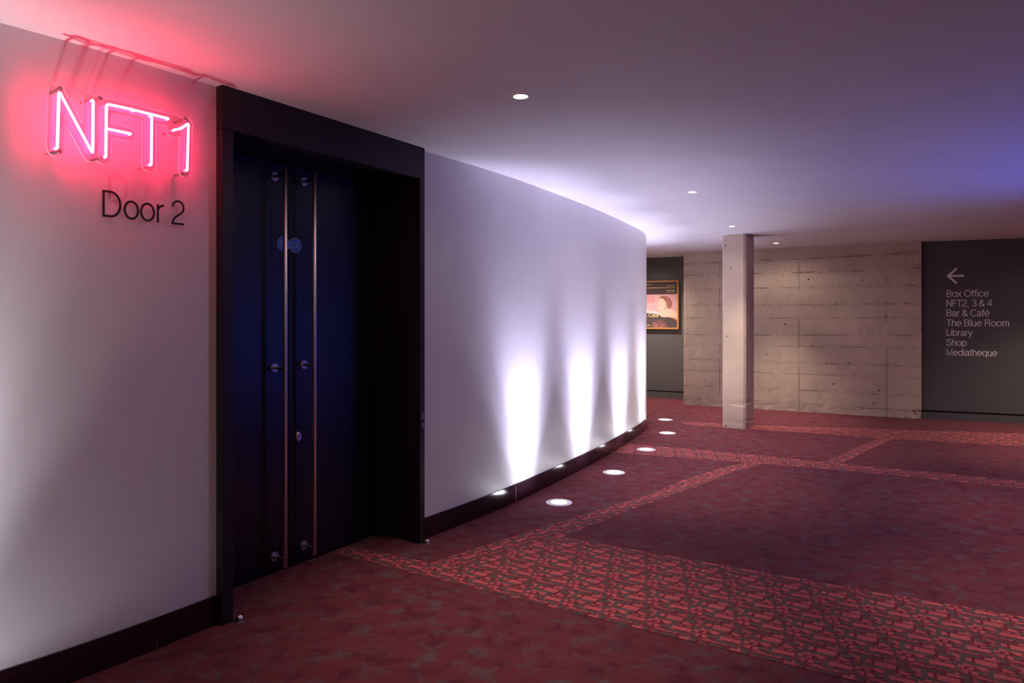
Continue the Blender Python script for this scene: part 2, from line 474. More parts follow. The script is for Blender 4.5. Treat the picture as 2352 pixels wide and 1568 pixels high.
b.inputs['Emission Color'].default_value = (.9, .88, 1, 1); b.inputs['Emission Strength'].default_value = .22
M['up_rim'] = m
M['down_trim'] = mat('white downlight trim', (.75, .74, .74), .4)
M['neon'] = emit('red neon gas glow', E_NEON, 1.0)

def clear(name, tint, gloss, rough=.05):
    """thin clear acrylic: see-through with a soft surface reflection"""
    m = bpy.data.materials.new(name); m.use_nodes = True; nt = m.node_tree; nt.nodes.clear()
    tr = nt.nodes.new('ShaderNodeBsdfTransparent'); tr.inputs[0].default_value = (*tint, 1)
    gl = nt.nodes.new('ShaderNodeBsdfGlossy'); gl.inputs['Roughness'].default_value = rough
    gl.inputs[0].default_value = (1, 1, 1, 1)
    mx = nt.nodes.new('ShaderNodeMixShader'); mx.inputs[0].default_value = gloss
    o = nt.nodes.new('ShaderNodeOutputMaterial')
    nt.links.new(tr.outputs[0], mx.inputs[1]); nt.links.new(gl.outputs[0], mx.inputs[2]); nt.links.new(mx.outputs[0], o.inputs[0])
    return m
M['acrylic'] = clear('clear acrylic face', (.93, .90, .91), .06)
def acrylic_edge():
    m = clear('polished acrylic edge', (.85, .80, .82), .2, .25); nt = m.node_tree
    out = nt.nodes['Material Output']; old = out.inputs[0].links[0].from_socket
    d = nt.nodes.new('ShaderNodeBsdfDiffuse'); d.inputs[0].default_value = (.9, .86, .87, 1)
    tl = nt.nodes.new('ShaderNodeBsdfTranslucent'); tl.inputs[0].default_value = (.9, .86, .87, 1)
    m1 = nt.nodes.new('ShaderNodeMixShader'); m2 = nt.nodes.new('ShaderNodeMixShader'); m2.inputs[0].default_value = .85
    nt.links.new(d.outputs[0], m1.inputs[1]); nt.links.new(tl.outputs[0], m1.inputs[2])
    nt.links.new(old, m2.inputs[1]); nt.links.new(m1.outputs[0], m2.inputs[2]); nt.links.new(m2.outputs[0], out.inputs[0])
    return m
M['acrylic_edge'] = acrylic_edge()
m = clear('neon glass sleeve', (1.0, .92, .90), .05)
M['sleeve'] = m

# ------------------------------------------------------------------ floor, carpet bands, ceiling
ROOM = [(-7.2, -3.2), (9.3, -3.2), (9.3, 8.2), (3.4, 11.6), (-1.2, 14.0), (-1.6, 13.6), (-.9, 12.0), (-7.2, 3.0)]
def slab(z0, z1):
    bm = bmesh.new(); add_box(bm, -7.4, 9.5, -3.4, 14.2, z0, z1); return bm
floor = tag(obj('floor', slab(-.12, 0), M['carpet']), 'dark red mottled carpet floor of the foyer', 'floor', kind='structure')
ceil = tag(obj('ceiling', slab(CEIL, CEIL+.12), M['ceiling']), 'flat painted ceiling of the foyer', 'ceiling', kind='structure')

def band(origin, ang, poly, z=.0012):
    """a strip of woven pattern let into the carpet; its local x runs along the strip"""
    ca, sa = math.cos(ang), math.sin(ang)
    bm = bmesh.new()
    vs = []
    for x, y in poly:
        dx, dy = x-origin[0], y-origin[1]
        vs.append(bm.verts.new((dx*ca+dy*sa, -dx*sa+dy*ca, 0)))
    f = bm.faces.new(vs)
    bmesh.ops.triangulate(bm, faces=[f])
    for f in bm.faces:
        f.normal_update()
        if f.normal.z < 0: f.normal_flip()
    me = bpy.data.meshes.new('carpet_band'); bm.to_mesh(me); bm.free()
    return obj('carpet_band', me, M['pattern'], floor, False, (origin[0], origin[1], z), ang)
A30 = math.atan2(-.585, 1.0)
band((-1.05, 3.93), A30, [(-1.10, 3.955), (-.1, 3.36), (.83, 2.80), (3.4, 1.30), (4.7, 1.73), (2.243, 3.118), (.31, 4.20), (-.30, 3.68), (-.451, 3.765), (-1.0, 4.06)])
band((-.3, 3.7), math.radians(45), [(-.451, 3.765), (-.30, 3.68), (.31, 4.20), (.52, 4.45), (1.045, 5.02), (1.52, 5.50), (1.93, 5.97), (2.33, 6.31), (2.2, 6.40), (1.81, 6.07), (1.42, 5.68), (1.07, 5.25), (.33, 4.54)], .0014)
band((1.4, 6.8), A30, [(.98, 6.86), (1.55, 6.62), (2.33, 6.31), (3.05, 5.99), (3.53, 5.70), (4.06, 5.39), (5.6, 4.5), (5.75, 4.75), (4.235, 5.646), (3.73, 5.96), (3.17, 6.25), (2.47, 6.70), (1.7, 7.1), (1.25, 7.33)])
band((3.0, 6.4), math.radians(47), [(2.94, 6.40), (3.06, 6.32), (3.63, 6.96), (4.32, 7.68), (4.22, 7.77), (3.53, 7.05)], .0014)
band((3.0, 8.4), math.radians(-20), [(2.2, 8.93), (2.2, 8.62), (3.05, 8.22), (4.0, 7.72), (5.5, 7.12), (7.2, 6.5), (7.4, 7.3), (5.9, 7.98), (4.4, 8.32), (3.0, 8.62)], .0013)

# ------------------------------------------------------------------ walls
def resample(ctrl, step=.06, rounds=4):
    p = [Vector((*c, 0)) for c in ctrl]
    p = densify(p, step)
    for _ in range(rounds*6):
        q = p[:]
        for i in range(1, len(p)-1): q[i] = (p[i-1] + p[i]*2 + p[i+1])/4
        p = q
    return p
def offset_path(p, d):
    out = []
    for i, c in enumerate(p):
        a = p[max(i-1, 0)]; b = p[min(i+1, len(p)-1)]
        t = (b-a).normalized(); n = Vector((t.y, -t.x, 0))     # towards the foyer
        out.append(c + n*d)
    return out
def ribbon(bm, p, z0, z1, front, back):
    """a band of wall following a plan path, with thickness"""
    fr, bk = offset_path(p, front), offset_path(p, back)
    cols = []
    for a, b in zip(fr, bk):
        cols.append([bm.verts.new((a.x, a.y, z0)), bm.verts.new((a.x, a.y, z1)), bm.verts.new((b.x, b.y, z1)), bm.verts.new((b.x, b.y, z0))])
    for c, d in zip(cols, cols[1:]):
        for k in range(4):
            bm.faces.new((c[k], c[(k+1) % 4], d[(k+1) % 4], d[k]))
    bm.faces.new(cols[0]); bm.faces.new(cols[-1])

# the round door portal: local x along the wall, local y into the wall, from the portal's front left corner
P0 = Vector((-1.268, 2.990, 0)); P1 = Vector((-.526, 4.114, 0))
PL = (P1-P0).length; PT = (P1-P0).normalized(); PN = Vector((PT.y, -PT.x, 0)); PROT = math.atan2(PT.y, PT.x)
wl = P0 - PN*.046; wr = P1 - PN*.046
left_ctrl = [(-6.9, -2.9), (-5.2, -1.0), (-3.6, .55), (-2.55, 1.55), (-1.767, 2.357), (-1.649, 2.508), (-1.485, 2.725), (wl.x, wl.y)]
right_ctrl = [(wr.x, wr.y), (-.325, 4.477), (-.114, 4.79), (.06, 5.075), (.295, 5.499), (.492, 5.857), (.64, 6.14), (.801, 6.43), (.992, 6.845),
              (1.28, 7.45), (1.50, 7.95), (1.605, 8.25), (1.685, 8.52), (1.735, 8.80), (1.745, 9.0), (1.70, 9.25), (1.6, 9.5), (1.3, 9.9), (.6, 10.65), (-.9, 12.2)]
pl, pr = resample(left_ctrl), resample(right_ctrl, .06, 2)
SK = .128
bm = bmesh.new(); ribbon(bm, pl, 0.0, CEIL, 0, -.14); ribbon(bm, pr, 0.0, CEIL, 0, -.14)
tag(obj('wall_left', bm, M['white'], None, True), 'long curved white painted wall on both sides of the dark doors', 'wall', kind='structure')
bm = bmesh.new(); ribbon(bm, pl, 0.0, SK, .007, .0005); ribbon(bm, pr, 0.0, SK, .007, .0005)
bb = tag(obj('baseboard_left', bm, M['skirting'], None, True), 'glossy plum brown skirting along the curved white wall', 'baseboard', kind='structure')

# glint at the butt joints of the skirting, put in as thin steel strips
for path, jx, jy, z1 in ((pr, 1180, 1150, SK-.012), (pl, 375, 1487, .035)):
    q = px_floor(jx, jy); k = min(range(1, len(path)-1), key=lambda i: (path[i]-q).length)
    c = path[k]; d = (path[k+1]-path[k-1]).normalized(); n = Vector((d.y, -d.x, 0))
    bm = box(-.0011, .0011, -.0004, .0006, .004, z1)
    obj('joint_glint', bm, M['steel_dark'], bb, False, c + n*.0072, math.atan2(d.y, d.x))

# straight far walls
def wall_local(p, q):
    p, q = Vector((*p, 0)), Vector((*q, 0)); d = q-p
    return p, math.atan2(d.y, d.x), d.length
# concrete slab wall, rough end faces
cp, ca, cl = wall_local((2.67, 10.63), (5.475, 9.12))
def concrete_slab():
    bm = bmesh.new(); nx, nz = 150, 120
    rnd = random.Random(3)
    g = [[None]*(nz+1) for _ in range(nx+1)]
    for i in range(nx+1):
        for k in range(nz+1):
            x = cl*i/nx; z = CEIL*k/nz; y = 0.0
            e = min(i, nx-i)
            if k < 5 and rnd.random() < .35: y += rnd.uniform(0, .010)
            if e == 0: x += (rnd.uniform(0, .006) if i == 0 else -rnd.uniform(0, .006)); y += rnd.uniform(0, .005)
            if i >= nx-4 and k < 6: y += rnd.uniform(.0, .03); x -= rnd.uniform(0, .012)
            g[i][k] = bm.verts.new((x, y, z))
    for i in range(nx):
        for k in range(nz):
            bm.faces.new((g[i][k], g[i+1][k], g[i+1][k+1], g[i][k+1]))
    for i, s in ((0, 1), (nx, -1)):
        prev = None
        for k in range(nz+1):
            v = bm.verts.new((0 if i == 0 else cl, .75, CEIL*k/nz))
            if prev: bm.faces.new((g[i][k-1], g[i][k], v, prev))
            prev = v
    return bm
tag(obj('wall_back', concrete_slab(), M['concrete'], None, True, cp, ca), 'rough board-marked bare concrete wall behind the column', 'wall', kind='structure')
# grey wall with the poster
GN = Vector((math.sin(ca), -math.cos(ca), 0))
gp, ga, gl = wall_local((-1.3, 13.50), (3.30, 11.115))
def grey_wall(length):
    bm = bmesh.new(); add_box(bm, 0, length, 0, .08, .125, CEIL); return bm
tag(obj('wall_far', grey_wall(gl), M['grey'], None, False, gp, ga), 'grey painted wall carrying the framed poster', 'wall', kind='structure')
tag(obj('baseboard_far', box(0, gl, 0, .08, 0, .105), M['grey_low'], None, False, gp, ga), 'grey skirting under the poster wall', 'baseboard', kind='structure')
tag(obj('trim_1', box(0, gl, .02, .08, .105, .125), M['shade_gap'], None, False, gp, ga), 'black shadow gap above the skirting of the poster wall', 'trim', kind='structure')
# grey wall with the directory
rp, ra, rl = wall_local((5.502, 9.178), (9.3, 7.57))
tag(obj('wall_right', box(-.12, rl, 0, .08, .115, CEIL), M['grey'], None, False, rp, ra), 'dark grey wall carrying the white directory lettering', 'wall', kind='structure')
tag(obj('baseboard_right', box(-.12, rl, 0, .08, 0, .092), M['grey_low'], None, False, rp, ra), 'grey skirting under the directory lettering wall', 'baseboard', kind='structure')
tag(obj('trim_2', box(-.12, rl, .02, .08, .092, .115), M['shade_gap'], None, False, rp, ra), 'black shadow gap above the skirting of the directory wall', 'trim', kind='structure')
# the foyer's unseen sides
M['side'] = paint_material('foyer side wall paint', (.42, .40, .41), .6, .2)
tag(obj('wall_side', box(9.3, 9.4, -3.3, 7.65, 0, CEIL), M['side']), 'grey wall closing the foyer on the right', 'wall', kind='structure')
tag(obj('wall_rear', box(-7.2, 9.4, -3.3, -3.2, 0, CEIL), M['side']), 'grey wall closing the foyer behind the camera', 'wall', kind='structure')
tag(obj('wall_end', box(-1.4, -1.3, 12.0, 14.0, 0, CEIL), M['side']), 'grey wall closing the passage behind the curved wall', 'wall', kind='structure')

# ------------------------------------------------------------------ door portal and doors
DD = .335       # depth of the door leaves behind the portal front
HB = 2.182      # underside of the head
portal = tag(empty('trim_3', P0, PROT), 'black timber portal framing the double doors up to the ceiling', 'door frame', kind='structure')
def pchild(name, bm, m, smooth=False): return obj(name, bm, m, portal, smooth)
JL, JR = .053, .042
pchild('jamb', box(0, JL, 0, DD+.09, 0, HB-.0015, .0015), M['frame'])
pchild('jamb', box(PL-JR, PL, 0, DD+.09, 0, HB-.0015, .0015), M['frame'])
pchild('door_head', box(0, PL, 0, DD+.09, HB+.0015, CEIL, .0015), M['frame'])
# stops against which the leaves close
S0, S1 = JL+.004, PL-JR-.004
pchild('door_stop', box(PL-JR-.042, PL-JR, DD-.045, DD-.002, 0, HB-.002, .001), M['frame'])
pchild('door_stop', box(JL, JL+.042, DD-.045, DD-.002, 0, HB-.002, .001), M['frame'])
# paint chips on the outer edge of the right jamb
bm = bmesh.new()
for z0, h, wd in ((.735, .055, .004), (.69, .035, .005)):
    vs = [bm.verts.new((PL-.020+q[0]*wd, -.0006, z0+q[1]*h)) for q in ((0, 0), (1, .15), (1.4, .6), (.8, 1), (.3, .8), (-.2, .4))]
    bm.faces.new(vs)
pchild('paint_chip', bm, M['print_white'])['label'] = 'pale chip in the dark paint of the jamb'

def dpt(x, y):     # pixel -> portal local coordinates on the door leaf plane
    q = px_plane(x, y, P0 - PN*DD, PN) - P0
    return q.dot(PT), q.z
MEET = dpt(664, 700)[0]
LZ0, LZ1 = .006, HB-.004
def leaf(name, s0, s1, label):
    o = obj(name, box(0, s1-s0, 0, .044, LZ0, LZ1, .0015), M['leaf'], None, False, P0 + PT*s0 - PN*DD, PROT)
    tag(o, label, 'door', kind='structure'); return o
dl_ = leaf('door_1', S0, MEET-.0015, 'left dark timber door leaf with a full height steel pull bar')
dr_ = leaf('door_2', MEET+.0015, S1, 'right dark timber door leaf with pull bar, blue disc and lock')
def pull(door, s0, px, tops, bot, rose):
    """full height steel bar on three standoffs, in the leaf's own coordinates (y towards the foyer is negative)"""
    P = .088; r = .0118
    u, zt = dpt(px, rose[0]); u -= s0
    bar = obj('pull_handle', lathe([(0.0001, tops-.0), (r-.0015, tops), (r, tops-.002), (r, bot+.002), (r-.0015, bot), (.0001, bot)], 24, 'Z', (u, -P, 0), False), M['steel'], door, True)
    bar['label'] = 'brushed steel pull bar'
    for y in rose:
        z = dpt(px, y)[1]
        bm = bmesh.new()
        add_lathe(bm, [(.0250, 0), (.0250, -.005), (.0235, -.0065), (.0085, -.0065), (.0085, -P+r*.6)], 24, 'Y', (u, 0, z))
        obj('standoff', bm, M['steel_dark'], bar, True)
    return bar
pull(dl_, S0, 630, 2.136, .050, (405.5, 844.4, 1277.5))
pull(dr_, MEET+.0015, 697.5, 2.141, .057, (417.5, 837, 1251.4))
def roundel(door, s0, px, py, name='fire_door_disc'):
    u, z = dpt(px, py); u -= s0
    d = obj(name, lathe([(.0395, 0), (.0395, -.0012), (.0390, -.0014)], 40, 'Y', (u, 0, z)), M['print_white'], door)
    d['label'] = 'round blue notice with white rim and lettering'
    f = obj('disc_face', lathe([(.0372, -.0014), (.0372, -.0019)], 40, 'Y', (u, 0, z)), M['blue'], d)
    for body, wd, dz in (('Automatic', .044, .0085), ('fire door', .036, -.0035), ('keep clear', .046, -.0155)):
        b = fit_text(body, wd, .0075, 0.0, .0004)
        for v in b.verts: v.co += Vector((u-wd/2, -.0022, z+dz))
        obj('notice_lettering', b, M['print_white'], d)
roundel(dl_, S0, 651, 560)
roundel(dr_, MEET+.0015, 678, 563)
u, z = dpt(684.5, 1002); u -= MEET+.0015
bm = bmesh.new(); add_lathe(bm, [(.0175, 0), (.0175, -.006), (.015, -.009), (.0001, -.009)], 32, 'Y', (0, 0, 0))
for v in bm.verts: v.co = Vector((v.co.x*1.0 + u, v.co.y, v.co.z*1.5 + z))
lock = obj('lock_escutcheon', bm, M['steel'], dr_, True); lock['label'] = 'oval steel lock escutcheon'
bm = bmesh.new(); add_lathe(bm, [(.0072, -.009), (.0072, -.0135), (.006, -.0145), (.0001, -.0145)], 20, 'Y', (u, 0, z+.007)); obj('lock_cylinder', bm, M['chrome'], lock, True)
bm = box(u-.0012, u+.0012, -.0150, -.0146, z+.003, z+.011); obj('keyhole', bm, M['black_edge'], lock)
bm = box(u-.0032, u+.0032, -.0096, -.0088, z-.018, z-.001); obj('cylinder_tail', bm, M['steel_dark'], lock)
# floor pivot plate glinting under the right leaf
pw = (S1 - MEET)
obj('pivot_plate', box(pw-.16, pw-.012, -.012, .02, .001, .005, .001), M['steel_dark'], dr_)['label'] = 'steel floor pivot plate'
obj('pivot_arm', box(pw-.03, pw-.014, -.006, .0, .005, .03, .001), M['steel_dark'], dr_)

# floor mounted half-dome door stops
def dome(loc, r, h, label):
    o = empty('floor_door_stop', loc)
    tag(o, label, 'door stop', 'floor door stops by the doors')
    prof = [(r*1.18, 0), (r*1.18, .002), (r*1.02, .003)] + [(r*math.cos(a), .003 + (h-.003)*math.sin(a)) for a in np.linspace(0.0, PI/2*.985, 12)]
    obj('dome', lathe(prof, 32), M['chrome'], o, True)
    obj('rubber_strip', box(-.0035, .0035, -r*1.0, -r*.2, .004, h*.75, .001), M['black_edge'], o)
    return o
q = px_floor(550, 1427)
dome(q, .0185, .032, 'small polished steel dome stop beside the left foot of the door frame')
q = P1 + PN*.022 - PT*.010
dome(Vector((q.x, q.y, 0)), .020, .024, 'low dark steel dome stop at the right foot of the door frame')

# ------------------------------------------------------------------ neon sign
A = Vector((-1.649, 2.508, 0)); B = Vector((-1.297, 2.985, 0))
WT = (B-A).normalized(); WN = Vector((WT.y, -WT.x, 0)); WROT = math.atan2(WT.y, WT.x)
def wall_uv(x, y, off=0.0):   # pixel -> (along, up) on the wall plane moved out by off
    q = px_plane(x, y, A + WN*off, WN) - A
    return Vector((q.dot(WT), 0, q.z))
sign = tag(empty('neon_sign', A, WROT), 'glowing red neon sign of letters on clear acrylic above the lettering by the doors', 'neon sign')
PLATE, PTH, TUBE = .070, .012, .096       # back of plate, thickness, tube axis distance from the wall
def tp(pts): return [wall_uv(x, y, TUBE) + Vector((0, -TUBE, 0)) for x, y in pts]
letters = {
    'N': [[(131.5, 340), (135.5, 209), (213, 353), (214, 230)]],
    'F': [[(243, 360), (244.5, 238.5), (307, 252)], [(248, 296), (301, 307)]],
    'T': [[(310, 253), (387.5, 272.5)], [(348.5, 265), (347.5, 378)]],
    '1': [[(402, 298), (416, 295), (433, 283), (430, 391)]],
}
strokes = []
for k, L in letters.items():
    bmc, bms = bmesh.new(), bmesh.new()
    for pts in L:
        q = tp(pts); strokes.append(q)
        path = round_path(q, .012 if k != '1' else .009)
        # the ends turn back through the plate
        a, b2 = path[0], path[-1]
        full = [a + Vector((0, .018, 0))] + path + [b2 + Vector((0, .018, 0))]
        full = densify(round_path(full, .006, 4), .012)
        add_tube(bms, full, .0078, 14); add_tube(bmc, full, .0052, 12)
    gl_ = obj('neon_tube', bms, M['sleeve'], sign, True)
    gl_['label'] = 'glass tube bent into a letter shape'
    obj('glowing_gas', bmc, M['neon'], gl_, True)
# acrylic backing cut to the outline of the letters (contour of the distance to the strokes)
def backing():
    R = .0265; st = .003
    xs = [p.x for s in strokes for p in s]; zs = [p.z for s in strokes for p in s]
    x0, x1, z0, z1 = min(xs)-.06, max(xs)+.06, min(zs)-.06, max(zs)+.06
    gx = np.arange(x0, x1, st); gz = np.arange(z0, z1, st)
    X, Z = np.meshgrid(gx, gz, indexing='ij'); D = np.full(X.shape, 9.0)
    segs = [(a, b) for s in strokes for a, b in zip(s, s[1:])]
    t_l, t_r, one = strokes[3][0], strokes[3][1], strokes[5][1]
    segs.append((t_r, Vector((one.x, 0, t_r.z))))                   # bridge from the T to the 1
    n_r, f_b = strokes[0][3], strokes[1][1]
    segs.append((n_r, Vector((f_b.x, 0, f_b.z))))
    for a, b in segs:
        ax, az, bx, bz = a.x, a.z, b.x, b.z
        dx, dz = bx-ax, bz-az; L2 = max(dx*dx+dz*dz, 1e-9)
        t_ = np.clip(((X-ax)*dx+(Z-az)*dz)/L2, 0, 1)
        D = np.minimum(D, np.hypot(X-ax-t_*dx, Z-az-t_*dz))
    inside = D - R
    # marching squares
    nxt = {}; P = {}
    def edge(i, j, k):
        key = (i, j, k)
        if key not in P:
            if k == 0: a, b = inside[i, j], inside[i+1, j]; f = a/(a-b); P[key] = (gx[i]+f*st, gz[j])
            else: a, b = inside[i, j], inside[i, j+1]; f = a/(a-b); P[key] = (gx[i], gz[j]+f*st)
        return key
    T = {1: [('l', 'b')], 2: [('b', 'r')], 3: [('l', 'r')], 4: [('r', 't')], 5: [('l', 't'), ('r', 'b')], 6: [('b', 't')], 7: [('l', 't')],
         8: [('t', 'l')], 9: [('t', 'b')], 10: [('b', 'l'), ('t', 'r')], 11: [('t', 'r')], 12: [('r', 'l')], 13: [('r', 'b')], 14: [('b', 'l')]}
    for i in range(len(gx)-1):
        for j in range(len(gz)-1):
            c = (inside[i, j] < 0) | (inside[i+1, j] < 0) << 1 | (inside[i+1, j+1] < 0) << 2 | (inside[i, j+1] < 0) << 3
            for a, b in T.get(int(c), []):
                e = {'l': (i, j, 1), 'r': (i+1, j, 1), 'b': (i, j, 0), 't': (i, j+1, 0)}
                nxt[edge(*e[a])] = edge(*e[b])
    loops = []; seen = set()
    for s in list(nxt):
        if s in seen: continue
        lp = []; k = s
        while k not in seen and k in nxt:
            seen.add(k); lp.append(P[k]); k = nxt[k]
        if len(lp) > 12: loops.append(lp[::2])
    cu = bpy.data.curves.new('plate', 'CURVE'); cu.dimensions = '2D'; cu.fill_mode = 'BOTH'
    cu.extrude = PTH/2
    for lp in loops:
        sp = cu.splines.new('POLY'); sp.points.add(len(lp)-1); sp.use_cyclic_u = True
        for p_, (x, z) in zip(sp.points, lp): p_.co = (x, z, 0, 1)
    o = bpy.data.objects.new('plate', cu); C.objects.link(o)
    me = bpy.data.meshes.new_from_object(o.evaluated_get(bpy.context.evaluated_depsgraph_get()))
    bpy.data.objects.remove(o); bpy.data.curves.remove(cu)
    bm = bmesh.new(); bm.from_mesh(me); bpy.data.meshes.remove(me)
    for v in bm.verts: v.co = Vector((v.co.x, -PLATE-PTH/2-v.co.z, v.co.y))
    bm.normal_update()
    for f in bm.faces: f.material_index = 0 if abs(f.normal.y) > .8 else 1
    me = bpy.data.meshes.new('acrylic_panel'); bm.to_mesh(me); bm.free()
    return me
obj('acrylic_panel', backing(), [M['acrylic'], M['acrylic_edge']], sign)
for x, y in ((138, 204), (230, 226), (136, 346), (232, 362), (426, 273), (427, 397)):
    c = wall_uv(x, y, PLATE+PTH+.006)
    bm = bmesh.new(); add_lathe(bm, [(.0058, 0), (.0058, -PLATE-PTH), (.0088, -PLATE-PTH), (.0088, -PLATE-PTH-.007), (.0078, -PLATE-PTH-.008), (.0001, -PLATE-PTH-.008)], 20, 'Y', (c.x, 0, c.z))
    obj('standoff_bolt', bm, M['steel_dark'], sign, True)
# high voltage leads between tube ends and wall
lead_m = clear('clear lead sleeve', (.9, .7, .74), .2, .3)
for x, y in ((214, 226), (131, 345), (402, 300), (347.5, 381)):
    c = wall_uv(x, y, TUBE)
    bm = bmesh.new(); add_tube(bm, [Vector((c.x, -TUBE+.016, c.z)), Vector((c.x-.002, -.05, c.z)), Vector((c.x-.004, 0, c.z))], .004, 8)
    obj('electrode_lead', bm, lead_m, sign, True)

# "Door 2" in dark vinyl on the white wall
a = wall_uv(234, 498); b2 = wall_uv(424.5, 518)
bm = stroke_text('Door 2', b2.x-a.x, .1035, .044, .0006)
o = obj('wall_lettering', bm, M['vinyl_dark'], None, False, A + WT*a.x + WN*.004 + Vector((0, 0, (a.z+b2.z)/2)), WROT)
tag(o, 'dark grey vinyl lettering Door 2 on the white wall under the neon sign', 'lettering')

# ------------------------------------------------------------------ directory lettering
RT = Vector((math.cos(ra), math.sin(ra), 0)); RN = Vector((RT.y, -RT.x, 0))
def dir_uv(x, y):
    q = px_plane(x, y, rp, RN) - rp
    return q.dot(RT), q.z
direct = tag(empty('wall_directory_lettering', rp, ra), 'white arrow and list of rooms lettered on the dark grey wall', 'lettering')
for body, x0, x1, yb, yt in (('Box Office', 2174, 2271, 681.8, 666.2), ('NFT2, 3 & 4', 2174, 2279.5, 704, 688.4), ('Bar & Café', 2174, 2273, 726.3, 710.8),
                             ('The Blue Room', 2173, 2318, 748.8, 733.3), ('Library', 2174, 2234, 771, 755.6), ('Shop', 2173.5, 2221, 793.3, 778), ('Mediatheque', 2174, 2290.5, 816, 800.5)):
    u0, z0 = dir_uv(x0, yb); u1, _ = dir_uv(x1, yb); _, z1 = dir_uv(x0, yt)
    bm = stroke_text(body, u1-u0, z1-z0, .050, .0006)
    for v in bm.verts: v.co += Vector((u0, -.0006, z0))
    obj('text_line', bm, M['vinyl_white'], direct)
def bar_flat(bm, a, b, w, y):
    """flat stroke with round ends"""
    a, b = Vector(a), Vector(b); d = (b-a).normalized(); ang = math.atan2(d.y, d.x); vs = []
    for c, s in ((b, -PI/2), (a, PI/2)):
        for k in range(13):
            th = ang + s + PI*k/12
            vs.append((c.x+w*math.cos(th), c.y+w*math.sin(th)))
    top = [bm.verts.new((x, -y, z)) for x, z in vs]; low = [bm.verts.new((x, 0, z)) for x, z in vs]
    bm.faces.new(top); bm.faces.new(low)
    for k in range(len(vs)): bm.faces.new((top[k], top[(k+1) % len(vs)], low[(k+1) % len(vs)], low[k]))
bm = bmesh.new()
tip = dir_uv(2177.5, 633.6)
bar_flat(bm, tip, dir_uv(2211.5, 633.0), .0135, .0006); bar_flat(bm, tip, dir_uv(2196, 617.5), .0135, .0007); bar_flat(bm, tip, dir_uv(2196, 649.5), .0135, .0008)
obj('arrow', bm, M['vinyl_white'], direct)['label'] = 'white arrow pointing left'

# ------------------------------------------------------------------ framed poster
GT = Vector((math.cos(ga), math.sin(ga), 0)); GNn = Vector((GT.y, -GT.x, 0))
def gw_uv(x, y, off=.05):
    q = px_plane(x, y, gp + GNn*off, GNn) - gp
    return q.dot(GT), q.z
u1, z1 = gw_uv(1558.5, 643.5); _, z0 = gw_uv(1558.5, 755.5)
ub, _ = gw_uv(1487, 700)
PW = 1.02; PH = z1-z0; u0 = u1-PW
poster = tag(empty('framed_poster', gp + GT*u0 + Vector((0, 0, z0)), ga), 'film poster in an amber timber frame on the grey wall behind the curved wall', 'poster')
FW = .022; DEP = .062
bm = bmesh.new()
add_box(bm, 0, FW, -DEP, 0, 0, PH, .002); add_box(bm, PW-FW, PW, -DEP, 0, 0, PH, .002)
add_box(bm, FW, PW-FW, -DEP, 0, PH-FW, PH, .002); add_box(bm, FW, PW-FW, -DEP, 0, 0, FW, .002)
obj('frame', bm, M['gold'], poster)['label'] = 'amber timber frame'
pr_ = obj('poster_print', box(FW, PW-FW, -DEP+.012, 0, FW, PH-FW), mat('dark plum poster ink', (.045, .020, .030), .35), poster)
IX, IZ = PW, PH
def lay(name, polys, col, y, rough=.4, noise=0):
    """printed shape on the poster: outline given in print fractions (right edge 0..1 from the right, 0..1 up)"""
    bm = bmesh.new()
    for pts in polys:
        vs = [bm.verts.new((PW-FW-px_*1.0, -DEP+.012-y, FW+(PH-2*FW)*pz)) for px_, pz in pts]
        bm.faces.new(vs)
    m = mat(name.replace('_', ' '), col, rough)
    if noise:
        t = NT(m); n = t.noise(t.coords((1, 1, 1)), noise, 4)
        t.link(t.ramp(n, [(.35, tuple(x*.35 for x in col)), (.62, tuple(min(1, x*1.3) for x in col))]), t.b.inputs['Base Color'])
    return obj(name, bm, m, pr_)
# zoom px (980x1568 crop) -> (metres from right edge, fraction up). print area: right 752, top 262, bottom 1292
SCL = (PH-2*FW)/1030.0
def zp(x, y): return ((752-x)*SCL*1.12, (1292-y)/1030.0)
def smooth_poly(pts, n=3):
    p = [Vector((*q, 0)) for q in pts]
    for _ in range(n):
        out = []
        for a, b in zip(p, p[1:]+p[:1]): out += [a.lerp(b, .25), a.lerp(b, .75)]
        p = out
    return [(v.x, v.y) for v in p]
SP = lambda pts: smooth_poly([zp(*q) for q in pts])
lay('picture_background', [[zp(752, 540), zp(752, 1010), zp(-120, 1010), zp(-120, 545)]], (.62, .34, .38), .0006, .4)
lay('blurred_backdrop', [SP([(300, 700), (300, 560), (-100, 560), (-100, 740), (260, 740)])], (.55, .25, .29), .0009)
lay('pale_table', [SP([(440, 1010), (380, 930), (200, 905), (-100, 890), (-100, 1015)])], (.72, .52, .54), .0010)
lay('coat', [SP([(395, 925), (470, 900), (560, 865), (640, 875), (720, 925), (752, 990), (752, 1110), (690, 1080), (560, 1050), (470, 1060), (400, 1030)])], (.74, .50, .40), .0014)
lay('sleeve_shade', [SP([(752, 1075), (752, 1160), (690, 1110), (600, 1050)])], (.50, .16, .12), .0016)
lay('face', [SP([(400, 925), (375, 880), (350, 835), (345, 800), (352, 770), (372, 745), (378, 700), (385, 650), (420, 620), (500, 640), (540, 720), (530, 800), (510, 850), (450, 900)])], (.78, .50, .42), .0017)
lay('hair', [SP([(380, 640), (400, 600), (440, 575), (520, 575), (590, 610), (640, 680), (655, 750), (640, 830), (600, 865), (560, 850), (535, 800), (540, 740), (500, 690), (470, 640), (430, 625)])], (.36, .13, .11), .0020, .4, 55)
lay('smile', [SP([(350, 800), (375, 770), (402, 762), (398, 785), (372, 815)])], (.30, .05, .05), .0021)
lay('teeth', [SP([(358, 785), (392, 765), (390, 778), (366, 795)])], (.85, .75, .70), .0023)
